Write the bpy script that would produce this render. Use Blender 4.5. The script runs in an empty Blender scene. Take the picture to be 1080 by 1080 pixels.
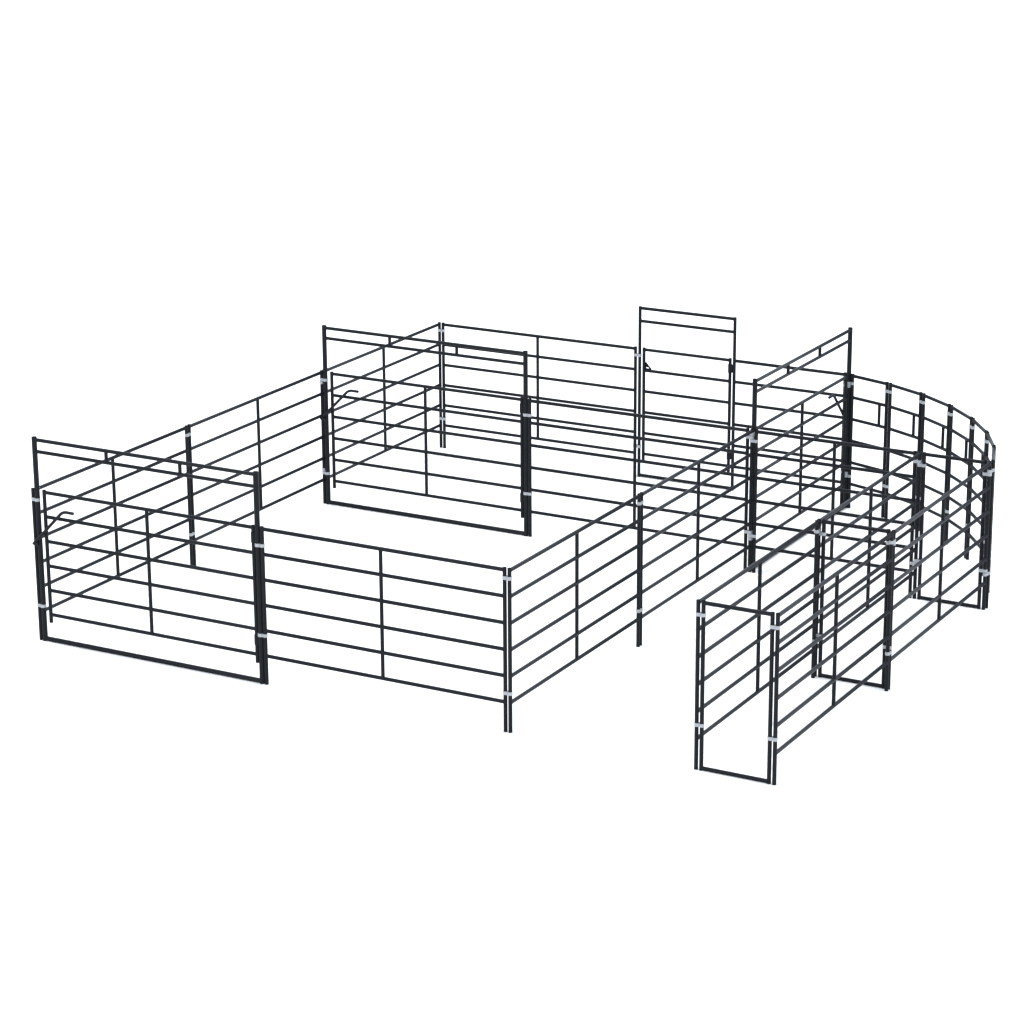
import bpy, bmesh, math
from mathutils import Vector, Matrix

scene = bpy.context.scene
COL = scene.collection

# ------------------------------------------------------------------ sizes (metres)
PANEL = 3.0219      # post centre to post centre of a ten foot panel
GAP = 0.0584        # centre distance of two clamped posts
GATE = 3.0039       # post centre to post centre of a tall gate frame
H = 1.8288          # panel height
HF = 2.4430         # tall frame height
R_POST = 0.0223
R_FRAME = 0.0308
R_RAIL = 0.0215
R_TOP = 0.0222
R_STAY = 0.0212
RAILS = [0.333 + 0.2948 * k for k in range(6)]
RAILS[5] = H - 0.0270

# ------------------------------------------------------------------ materials
def nodes_of(mat):
    mat.use_nodes = True
    nt = mat.node_tree
    return nt, nt.nodes['Principled BSDF']

def coat_material():
    m = bpy.data.materials.new('black_powder_coat')
    nt, b = nodes_of(m)
    tc = nt.nodes.new('ShaderNodeTexCoord')
    n = nt.nodes.new('ShaderNodeTexNoise'); n.inputs['Scale'].default_value = 9.0
    n.inputs['Detail'].default_value = 5.0
    nt.links.new(tc.outputs['Object'], n.inputs['Vector'])
    cr = nt.nodes.new('ShaderNodeValToRGB')
    cr.color_ramp.elements[0].position = 0.3; cr.color_ramp.elements[0].color = (0.0099, 0.0104, 0.0119, 1)
    cr.color_ramp.elements[1].position = 0.7; cr.color_ramp.elements[1].color = (0.0114, 0.0120, 0.0137, 1)
    nt.links.new(n.outputs['Fac'], cr.inputs['Fac'])
    nt.links.new(cr.outputs['Color'], b.inputs['Base Color'])
    mr = nt.nodes.new('ShaderNodeMapRange')
    mr.inputs['To Min'].default_value = 0.36; mr.inputs['To Max'].default_value = 0.44
    nt.links.new(n.outputs['Fac'], mr.inputs['Value'])
    nt.links.new(mr.outputs['Result'], b.inputs['Roughness'])
    b.inputs['Specular IOR Level'].default_value = 0.07
    return m

def zinc_material():
    m = bpy.data.materials.new('galvanised_zinc')
    nt, b = nodes_of(m)
    tc = nt.nodes.new('ShaderNodeTexCoord')
    n = nt.nodes.new('ShaderNodeTexVoronoi'); n.inputs['Scale'].default_value = 60.0
    nt.links.new(tc.outputs['Object'], n.inputs['Vector'])
    cr = nt.nodes.new('ShaderNodeValToRGB')
    cr.color_ramp.elements[0].color = (0.305, 0.313, 0.32, 1)
    cr.color_ramp.elements[1].color = (0.36, 0.368, 0.376, 1)
    nt.links.new(n.outputs['Distance'], cr.inputs['Fac'])
    nt.links.new(cr.outputs['Color'], b.inputs['Base Color'])
    b.inputs['Metallic'].default_value = 0.35
    b.inputs['Roughness'].default_value = 0.5
    b.inputs['Specular IOR Level'].default_value = 0.2
    return m

def floor_material():
    m = bpy.data.materials.new('white_studio_floor')
    nt, b = nodes_of(m)
    tc = nt.nodes.new('ShaderNodeTexCoord')
    n = nt.nodes.new('ShaderNodeTexNoise'); n.inputs['Scale'].default_value = 0.6
    nt.links.new(tc.outputs['Object'], n.inputs['Vector'])
    cr = nt.nodes.new('ShaderNodeValToRGB')
    cr.color_ramp.elements[0].color = (0.91, 0.88, 0.825, 1)
    cr.color_ramp.elements[1].color = (0.93, 0.90, 0.845, 1)
    nt.links.new(n.outputs['Fac'], cr.inputs['Fac'])
    nt.links.new(cr.outputs['Color'], b.inputs['Base Color'])
    b.inputs['Roughness'].default_value = 0.9
    b.inputs['Specular IOR Level'].default_value = 0.0
    return m

COAT = coat_material(); ZINC = zinc_material(); FLOOR = floor_material()

# ------------------------------------------------------------------ mesh helpers
CACHE = {}

def finish(bm, key, mat, angle=40):
    bmesh.ops.recalc_face_normals(bm, faces=bm.faces)
    me = bpy.data.meshes.new(key)
    bm.to_mesh(me); bm.free()
    for p in me.polygons: p.use_smooth = True
    me.set_sharp_from_angle(angle=math.radians(angle))
    me.materials.append(mat)
    return me

def frame_of(axis):
    axis = axis.normalized()
    ref = Vector((0, 0, 1)) if abs(axis.z) < 0.9 else Vector((1, 0, 0))
    u = axis.cross(ref).normalized()
    return u, axis.cross(u).normalized()

def add_tube(bm, a, b, r, wall=0.0035, seg=20):
    """open hollow tube with wall thickness"""
    a = Vector(a); b = Vector(b)
    u, v = frame_of(b - a)
    rings = []
    for p, rad in ((a, r), (b, r), (b, r - wall), (a, r - wall)):
        rings.append([bm.verts.new(p + rad * (math.cos(2*math.pi*i/seg) * u + math.sin(2*math.pi*i/seg) * v)) for i in range(seg)])
    for k in range(4):
        A, B = rings[k], rings[(k + 1) % 4]
        for i in range(seg):
            j = (i + 1) % seg
            bm.faces.new((A[i], A[j], B[j], B[i]))

def add_rod(bm, pts, r, seg=14):
    """solid rod swept along points"""
    pts = [Vector(p) for p in pts]
    rings = []
    u = None
    for k, p in enumerate(pts):
        if k == 0: t = pts[1] - pts[0]
        elif k == len(pts) - 1: t = pts[-1] - pts[-2]
        else: t = (pts[k+1] - p).normalized() + (p - pts[k-1]).normalized()
        t.normalize()
        if u is None: u, v = frame_of(t)
        else:
            u = (u - t * u.dot(t)).normalized(); v = t.cross(u)
        rings.append([bm.verts.new(p + r * (math.cos(2*math.pi*i/seg) * u + math.sin(2*math.pi*i/seg) * v)) for i in range(seg)])
    for A, B in zip(rings, rings[1:]):
        for i in range(seg):
            j = (i + 1) % seg
            bm.faces.new((A[i], A[j], B[j], B[i]))
    bm.faces.new(rings[0][::-1]); bm.faces.new(rings[-1])

def add_prism(bm, outline, lo, hi):
    """outline of (x, y) extruded from z=lo to z=hi"""
    A = [bm.verts.new((x, y, lo)) for x, y in outline]
    B = [bm.verts.new((x, y, hi)) for x, y in outline]
    n = len(A)
    for i in range(n):
        j = (i + 1) % n
        bm.faces.new((A[i], A[j], B[j], B[i]))
    bm.faces.new(A[::-1]); bm.faces.new(B)

def obj(name, me, parent=None, loc=(0, 0, 0), rotz=0.0):
    o = bpy.data.objects.new(name, me)
    COL.objects.link(o)
    o.parent = parent
    o.location = loc
    o.rotation_euler = (0, 0, rotz)
    return o

def post_mesh(r, lo, hi):
    key = ('post', r, lo, hi)
    if key not in CACHE:
        bm = bmesh.new(); add_tube(bm, (0, 0, lo), (0, 0, hi), r)
        CACHE[key] = finish(bm, 'upright_tube', COAT)
    return CACHE[key]

def bar_mesh(r, length, ra, rb):
    """horizontal tube between two uprights of radius ra and rb, coped into them"""
    key = ('bar', r, round(length, 4), ra, rb)
    if key not in CACHE:
        bm = bmesh.new()
        # coped (saddle cut) ends so the bar meets the round upright like a weld
        seg = 20; rings = []
        for end, rad, sgn in ((0.0, ra, 1), (length, rb, -1)):
            ring = []
            for i in range(seg):
                c, s = math.cos(2*math.pi*i/seg) * r, math.sin(2*math.pi*i/seg) * r
                d = math.sqrt(max(rad*rad - c*c, 0.0)) - 0.0012
                ring.append(bm.verts.new((end + sgn * d, c, s)))
            rings.append(ring)
        # weld bead: a slightly wider collar right at each end
        L = [Vector(v.co) for v in rings[0]]; Rr = [Vector(v.co) for v in rings[1]]
        def ring_from(src, dx, rad):
            return [bm.verts.new((p.x + dx, p.y * rad / r, p.z * rad / r)) for p in src]
        seq = [ring_from(L, 0.0, r + 0.0028), ring_from(L, 0.0035, r + 0.0016), ring_from(L, 0.0065, r),
               ring_from(Rr, -0.0065, r), ring_from(Rr, -0.0035, r + 0.0016), ring_from(Rr, 0.0, r + 0.0028)]
        for ring in rings: 
            for v in ring: bm.verts.remove(v)
        for A, B in zip(seq, seq[1:]):
            for i in range(seg):
                j = (i + 1) % seg
                bm.faces.new((A[i], A[j], B[j], B[i]))
        bm.faces.new(seq[0][::-1]); bm.faces.new(seq[-1])
        CACHE[key] = finish(bm, 'bar_tube', COAT, 50)
    return CACHE[key]

def clamp_mesh(d, ra, rb):
    """two half shells bolted round two neighbouring uprights"""
    key = ('clamp', round(d, 3), ra, rb)
    if key not in CACHE:
        bm = bmesh.new()
        t = 0.0042; hh = 0.0185
        A = ra + t; B = rb + t
        waist = 0.0225
        out = []
        n = 18
        a0 = math.asin(min(waist / A, 0.95)); b0 = math.asin(min(waist / B, 0.95))
        for i in range(n + 1):
            an = a0 + (2 * math.pi - 2 * a0) * i / n
            out.append((A * math.cos(an), A * math.sin(an)))
        for i in range(n + 1):
            an = math.pi + b0 + (2 * math.pi - 2 * b0) * i / n
            out.append((d + B * math.cos(an), B * math.sin(an)))
        add_prism(bm, out, -hh, hh)
        # bolt with head and nut through the waist
        mid = (A - abs(B) + d) / 2.0
        add_rod(bm, [(mid, -waist - 0.005, 0), (mid, waist + 0.005, 0)], 0.0075, 6)
        # moulded rim lines of the pressed strap
        CACHE[key] = finish(bm, 'pressed_clamp', ZINC, 30)
    return CACHE[key]

def triangle_plate_mesh():
    key = 'gusset'
    if key not in CACHE:
        bm = bmesh.new()
        # frame of three bars with an open slot, standing in the x-z plane
        t = 0.005
        def strip(p, q, w):
            p = Vector((p[0], 0, p[1])); q = Vector((q[0], 0, q[1]))
            dr = (q - p).normalized(); nn = Vector((-dr.z, 0, dr.x)) * w / 2
            vs = []
            for y in (-t, t):
                for c in (p + nn, p - nn, q - nn, q + nn):
                    vs.append(bm.verts.new((c.x, y, c.z)))
            for f in ((0,1,2,3), (7,6,5,4), (0,4,5,1), (1,5,6,2), (2,6,7,3), (3,7,4,0)):
                bm.faces.new([vs[i] for i in f])
        strip((0.004, 0.100), (0.086, 0.012), 0.022)
        strip((0.012, 0.010), (0.092, 0.010), 0.020)
        strip((0.008, 0.000), (0.008, 0.098), 0.018)
        strip((0.010, 0.060), (0.045, 0.046), 0.030)
        CACHE[key] = finish(bm, 'gusset_plate', COAT)
    return CACHE[key]

def hinge_mesh(d):
    key = ('hinge', round(d, 4))
    if key not in CACHE:
        bm = bmesh.new()
        hh = 0.058
        add_tube(bm, (0, 0, -hh), (0, 0, hh), R_POST + 0.0065, wall=0.006, seg=24)
        # lug reaching to the frame post
        add_prism(bm, [(0.020, -0.016), (d - 0.020, -0.016), (d - 0.020, 0.016), (0.020, 0.016)], -hh + 0.006, hh - 0.006)
        CACHE[key] = finish(bm, 'hinge_sleeve', COAT, 30)
    return CACHE[key]

def lever_mesh():
    key = 'lever'
    if key not in CACHE:
        bm = bmesh.new()
        pts = [(-0.055, -0.048, 1.178), (0.345, -0.048, 1.580)]
        # bend
        for k in range(1, 7):
            f = k / 7.0
            a = Vector((0.345, -0.048, 1.580)); b = Vector((0.385, -0.048, 1.622)); c = Vector((0.440, -0.048, 1.623))
            pts.append((a * (1-f)**2 + b * 2*f*(1-f) + c * f*f)[:])
        pts += [(0.440, -0.048, 1.623), (0.535, -0.048, 1.622)]
        add_rod(bm, pts, 0.0185)
        # pivot pin into the leaf stile
        add_rod(bm, [(0.1, -0.058, 1.333), (0.1, -0.016, 1.333)], 0.013)
        CACHE[key] = finish(bm, 'lever_rod', COAT, 40)
    return CACHE[key]

def catch_mesh():
    key = 'catch'
    if key not in CACHE:
        bm = bmesh.new()
        # flat strap with a hooked lip on the frame post
        for lo, hi, x0, x1, y0, y1 in ((1.160, 1.250, -0.024, 0.024, -0.037, -0.0275), (1.160, 1.176, -0.024, 0.024, -0.064, -0.037), (1.160, 1.205, -0.024, 0.024, -0.069, -0.064)):
            add_prism(bm, [(x0, y0), (x1, y0), (x1, y1), (x0, y1)], lo, hi)
        CACHE[key] = finish(bm, 'catch_strap', COAT, 30)
    return CACHE[key]

# ------------------------------------------------------------------ things
def thing(name, label, cat, start, heading, group):
    o = bpy.data.objects.new(name, None)
    COL.objects.link(o)
    o.empty_display_size = 0.2
    o.location = (start[0], start[1], 0)
    o.rotation_euler = (0, 0, heading)
    o['label'] = label; o['category'] = cat; o['group'] = group
    return o

def rails(parent, length, x0=0.0, ra=R_POST, rb=R_POST, zs=RAILS, top_big=True):
    for k, z in enumerate(zs):
        r = R_TOP if (top_big and k == len(zs) - 1) else R_RAIL
        obj('rail', bar_mesh(r, length, ra, rb), parent, (x0, 0, z))

def panel(label, start, heading, length=PANEL, stay=True, group='six-rail livestock panels', name='livestock_panel', stub=None, cat='livestock panel', stay_at=None):
    t = thing(name, label, cat, start, heading, group)
    for x in (0, length):
        obj('post', post_mesh(R_POST, 0.0, H), t, (x, 0, 0))
    rails(t, length)
    if stay:
        obj('stay', post_mesh(R_STAY, RAILS[0] + 0.004, RAILS[5] - 0.004), t, (stay_at or length / 2, 0, 0))
    if stub is not None:
        obj('stub', post_mesh(R_STAY * 0.95, RAILS[3] + 0.004, RAILS[4] - 0.004), t, (length * stub, 0, 0))
    return t

LEAF_LO = 0.236

def leaf(parent, x0, x1, stay=True):
    """hinged gate leaf: the mesh is its outer frame; inner rails, hinges are sub-parts"""
    key = ('leaf', round(x1 - x0, 4))
    if key not in CACHE:
        bm = bmesh.new()
        add_tube(bm, (0, 0, LEAF_LO), (0, 0, H), R_POST)
        add_tube(bm, (x1 - x0, 0, LEAF_LO), (x1 - x0, 0, H), R_POST)
        add_rod(bm, [(0.012, 0, RAILS[0]), (x1 - x0 - 0.012, 0, RAILS[0])], R_RAIL, 20)
        add_rod(bm, [(0.012, 0, RAILS[5]), (x1 - x0 - 0.012, 0, RAILS[5])], R_RAIL, 20)
        CACHE[key] = finish(bm, 'leaf_stiles', COAT)
    lf = obj('gate_leaf', CACHE[key], parent, (x0, 0, 0))
    rails(lf, x1 - x0, zs=RAILS[1:5], top_big=False)
    if stay:
        obj('stay', post_mesh(R_STAY, RAILS[0] + 0.004, RAILS[5] - 0.004), lf, ((x1 - x0) / 2, 0, 0))
    return lf

def framed_gate(label, start, heading):
    t = thing('framed_gate', label, 'gate', start, heading, 'tall-framed gates')
    for x in (0, GATE):
        obj('frame_post', post_mesh(R_FRAME, 0.0, HF), t, (x, 0, 0))
    obj('header_rail', bar_mesh(R_TOP, GATE, R_FRAME, R_FRAME), t, (0, 0, 2.411))
    obj('header_rail', bar_mesh(R_RAIL, GATE, R_FRAME, R_FRAME), t, (0, 0, 2.274))
    for f in (1/3, 2/3):
        obj('header_strut', post_mesh(R_STAY, 2.278, 2.404), t, (GATE * f, 0, 0))
    obj('base_bar', bar_mesh(0.0270, GATE, R_FRAME, R_FRAME), t, (0, 0, 0.0275))
    x0, x1 = 0.100, GATE - 0.056
    lf = leaf(t, x0, x1)
    for z in (1.690, 0.505):
        obj('hinge', hinge_mesh(GATE - x1), lf, (x1 - x0, 0, z))
    obj('latch_lever', lever_mesh(), lf, (-x0, 0, 0))
    obj('latch_catch', catch_mesh(), t)
    return t

def walk_through(label, start, heading, length, door):
    t = thing('walk_through_panel', label, 'gate panel', start, heading, 'tall-framed gates')
    hz = 2.395
    for x in (0, door):
        obj('frame_post', post_mesh(R_POST, 0.0, hz), t, (x, 0, 0))
    obj('header_rail', bar_mesh(R_TOP, door, R_POST, R_POST), t, (0, 0, 2.372))
    obj('header_rail', bar_mesh(R_RAIL, door, R_POST, R_POST), t, (0, 0, 2.194))
    obj('base_bar', bar_mesh(R_RAIL, door, R_POST, R_POST), t, (0, 0, 0.026))
    obj('post', post_mesh(R_POST, 0.0, H), t, (length, 0, 0))
    rails(t, length - door, x0=door)
    x0, x1 = 0.064, door - 0.061
    lf = leaf(t, x0, x1, stay=False)
    for z in (1.690, 0.487):
        obj('hinge', hinge_mesh(door - x1), lf, (x1 - x0, 0, z))
    obj('latch_plate', triangle_plate_mesh(), lf, (R_POST - 0.003, 0, RAILS[4] + 0.014))
    return t

def bow(label, start, heading, width):
    t = thing('alley_frame', label, 'alley frame', start, heading, 'open frames across the alley')
    for x in (0, width):
        obj('post', post_mesh(R_POST, 0.0, H), t, (x, 0, 0))
    obj('top_bar', bar_mesh(R_TOP, width, R_POST, R_POST), t, (0, 0, H - 0.0222))
    obj('base_bar', bar_mesh(R_RAIL, width, R_POST, R_POST), t, (0, 0, 0.023))
    return t

def clamp(owner, p, q, z, ra=R_POST, rb=R_POST):
    p = Vector(p); q = Vector(q)
    d = q - p
    inv = Matrix.Rotation(-owner.rotation_euler.z, 4, 'Z')
    loc = inv @ (Vector((p.x, p.y, z)) - owner.location)
    obj('clamp', clamp_mesh(d.length, ra, rb), owner, loc, math.atan2(d.y, d.x) - owner.rotation_euler.z)

ZU, ZL, ST = 1.710, 0.430, 0.0425

# ------------------------------------------------------------------ layout
DEG = math.radians
N = math.pi / 2                     # heading towards the back
XF0 = GAP                           # tall gate, latch side
XF1 = GAP + GATE
XP0 = XF1 + GAP
XP1 = XP0 + PANEL
XR = XP1 + GAP                      # right side of the pen
Y1A, Y1B = PANEL, PANEL + GAP
Y2 = 2 * PANEL + GAP
Y2B = Y2 + GAP
Y3 = Y2B + PANEL                    # back row

front_gate = framed_gate('tall-framed black gate in the front row, nearest to the viewer at front left', (XF0, 0), 0)
front_panel = panel('six-rail black panel in the front row, right of the front tall gate', (XP0, 0), 0)
left1 = panel('black panel on the left side, running back from the front tall gate', (0, 0), N)
left2 = panel('middle black panel of the left side, ending at the inner tall gate', (0, Y1B), N)
left3 = panel('rear black panel of the left side, from inner tall gate to back left corner', (0, Y2B), N)
back_panel = panel('black panel in the back row, from back left corner to walk-through gate', (XF0, Y3), 0)
WALK_X = XF0 + PANEL + GAP + 0.006
walk = walk_through('back row panel with a narrow walk-through gate under a tall plain frame', (WALK_X, Y3), 0, XR - 0.062 - WALK_X, 4.551 - WALK_X)
inner_gate = framed_gate('tall-framed black gate in the row across the middle of the pen', (XF0, Y2), 0)
inner_panel = panel('black panel across the middle of the pen, right of the inner tall gate', (XP0, Y2), 0, stay_at=PANEL / 2 - 0.02)
right1 = panel('black panel running back from the front right corner of the square pen', (XR, 0), N)
right2 = panel('black panel of the right side, ending at the four-way post joint', (XR, Y1B), N)
# the gate of the right side is turned so that its latch is at the back
right_gate = framed_gate('tall-framed black gate on the right side, beside the curved fence', (XR, Y2B + GATE), -N)

AL, AR = 8.368, 9.239
BL, BR = AL + GAP, AR - GAP
M0 = XR + GAP
M1 = AL - GAP
short_panel = panel('shorter black panel joining the four-way post joint to the back of the alley', (M0, Y2), 0, length=M1 - M0)
AG = 'six-rail livestock panels'
al1 = panel('black panel on the left of the narrow alley, at its near end', (AL, 0), N)
al2 = panel('black panel on the left of the narrow alley, at its far end', (AL, Y1B), N)
ar1 = panel('black panel on the right of the narrow alley, at its near end', (AR, 0), N)
ar2 = panel('black panel on the right of the narrow alley, ending at the curved fence', (AR, Y1B), N)
bow1 = bow('open black frame across the near mouth of the narrow alley', (BL, 0), 0, BR - BL)
bow2 = bow('open black frame across the middle of the narrow alley', (BL, Y1B), 0, BR - BL)
bow3 = bow('open black frame across the far end of the narrow alley', (BL, Y2), 0, BR - BL)

# curved fence: seven narrow panels, each turned a little more
CW, CA, CD, CG = 0.58118, -18.156, -8.929, 0.06188
pos = Vector((6.2539, 9.1638))
words = ['narrow curved-fence panel clamped to the tall right-side gate',
         'narrow curved-fence panel, second from the tall right-side gate',
         'narrow curved-fence panel, third from the tall right-side gate',
         'narrow panel at the middle of the curved fence, fourth from either end',
         'narrow curved-fence panel, third back from the alley end of the curve',
         'narrow curved-fence panel, second from the alley end of the curve',
         'narrow curved-fence panel clamped to the right wall of the alley']
sweep = []; ends = []
for k, w in enumerate(words):
    a = DEG(CA + k * CD)
    d = Vector((math.cos(a), math.sin(a)))
    sweep.append(panel(w, pos, a, length=CW, stay=False, group='narrow panels of the curved fence', name='curved_fence_panel', stub=0.80, cat='fence panel'))
    e = pos + CW * d
    ends.append((pos.copy(), e.copy()))
    m = DEG(CA + (k + 0.5) * CD)
    pos = e + CG * Vector((math.cos(m), math.sin(m)))

# ------------------------------------------------------------------ clamps
F = R_FRAME
def pair(owner, p, q, zu=ZU, zl=ZL, ra=R_POST, rb=R_POST):
    clamp(owner, p, q, zu, ra, rb); clamp(owner, p, q, zl, ra, rb)

pair(left1, (0, 0), (XF0, 0), 1.704, 0.426, rb=F)
pair(front_panel, (XF1, 0), (XP0, 0), 1.614, 0.573, ra=F)
pair(front_panel, (XP1, 0), (XR, 0), 1.718, 0.440)
pair(left1, (0, Y1A), (0, Y1B))
pair(left2, (0, Y2), (XF0, Y2), rb=F)
pair(left3, (0, Y2), (0, Y2B), ZU - ST, ZL + ST)
pair(back_panel, (0, Y3), (XF0, Y3), 1.717, 0.432)
pair(back_panel, (XF0 + PANEL, Y3), (WALK_X, Y3), 1.717, 0.432)
pair(inner_panel, (XF1, Y2), (XP0, Y2), 1.614, 0.573, ra=F)
pair(right1, (XR, Y1A), (XR, Y1B), 1.717, 0.435)
# four-way joint
pair(right2, (XR, Y2), (XR, Y2B), 1.768, 0.433, rb=F)
pair(inner_panel, (XP1, Y2), (XR, Y2), 1.726, 0.515)
pair(short_panel, (XR, Y2), (M0, Y2), 1.685, 0.474)
# back right corner
pair(sweep[0], (XR, Y2B + GATE), ends[0][0], 1.703, 0.442, ra=F)
pair(walk, (XR - 0.062, Y3), (XR, Y2B + GATE), 1.664, 0.480, rb=F)
for k in range(6):
    pair(sweep[k], ends[k][1], ends[k + 1][0], 1.711, 0.438)
pair(sweep[6], (AR, Y2), ends[6][1], 1.710, 0.440)
pair(ar2, (BR, Y2), (AR, Y2), 1.672, 0.484)
pair(short_panel, (M1, Y2), (AL, Y2), 1.709, 0.442)
pair(al2, (AL, Y2), (BL, Y2), 1.671, 0.482)
pair(al1, (AL, Y1A), (AL, Y1B), 1.706, 0.436)
pair(al2, (AL, Y1B), (BL, Y1B), 1.670, 0.488)
pair(ar1, (AR, Y1A), (AR, Y1B), 1.712, 0.436)
pair(ar2, (BR, Y1B), (AR, Y1B), 1.682, 0.488)
pair(al1, (AL, 0), (BL, 0), 1.680, 0.492)
pair(ar1, (BR, 0), (AR, 0), 1.680, 0.492)

# ------------------------------------------------------------------ ground
bm = bmesh.new()
n = 96
ring = [bm.verts.new((900 * math.cos(2*math.pi*i/n), 900 * math.sin(2*math.pi*i/n), 0)) for i in range(n)]
bm.faces.new(ring)
gm = bpy.data.meshes.new('ground'); bm.to_mesh(gm); bm.free()
gm.materials.append(FLOOR)
ground = obj('ground', gm)
ground['kind'] = 'structure'
ground['label'] = 'plain white studio floor under the pen'

# ------------------------------------------------------------------ light
w = bpy.data.worlds.new('World'); scene.world = w
w.use_nodes = True
nt = w.node_tree
bg = nt.nodes['Background']
bg.inputs['Color'].default_value = (0.905, 0.985, 1.13, 1)
bg.inputs['Strength'].default_value = 1.76

def area(name, loc, target, size, power, color=(1, 1, 1)):
    l = bpy.data.lights.new(name, 'AREA'); l.shape = 'DISK'; l.size = size; l.energy = power; l.color = color
    o = bpy.data.objects.new(name, l); COL.objects.link(o)
    o.location = loc
    o.rotation_euler = (Vector(target) - Vector(loc)).to_track_quat('-Z', 'Y').to_euler()
    return o
area('back_softbox', (29, 56, 27), (5.0, 5.0, 0.8), 26.0, 2500, (0.72, 0.92, 1.30))
area('high_softbox', (-64, 4.6, 133), (4.5, 4.6, 1.2), 5.0, 85000)

# ------------------------------------------------------------------ camera
f_px, yaw, pitch, roll = 3027.196, -0.5058629, 0.2995465, -0.0059562
C = Vector((19.946618, -24.752513, 11.182691))
fw = Vector((math.sin(yaw)*math.cos(pitch), math.cos(yaw)*math.cos(pitch), -math.sin(pitch)))
rt = Vector((math.cos(yaw), -math.sin(yaw), 0)); up = rt.cross(fw)
r2 = math.cos(roll)*rt + math.sin(roll)*up
u2 = -math.sin(roll)*rt + math.cos(roll)*up
cam = bpy.data.cameras.new('camera'); co = bpy.data.objects.new('camera', cam); COL.objects.link(co)
M = Matrix((( r2.x, u2.x, -fw.x, C.x), (r2.y, u2.y, -fw.y, C.y), (r2.z, u2.z, -fw.z, C.z), (0, 0, 0, 1)))
co.matrix_world = M
cam.sensor_width = 36; cam.sensor_height = 36; cam.sensor_fit = 'HORIZONTAL'
cam.lens = f_px / 1080 * 36
cam.clip_start = 0.1; cam.clip_end = 3000
scene.camera = co

scene.view_settings.view_transform = 'Standard'
scene.view_settings.look = 'None'
scene.view_settings.exposure = 0.0
scene.view_settings.gamma = 1.0
scene.view_settings.use_curve_mapping = False
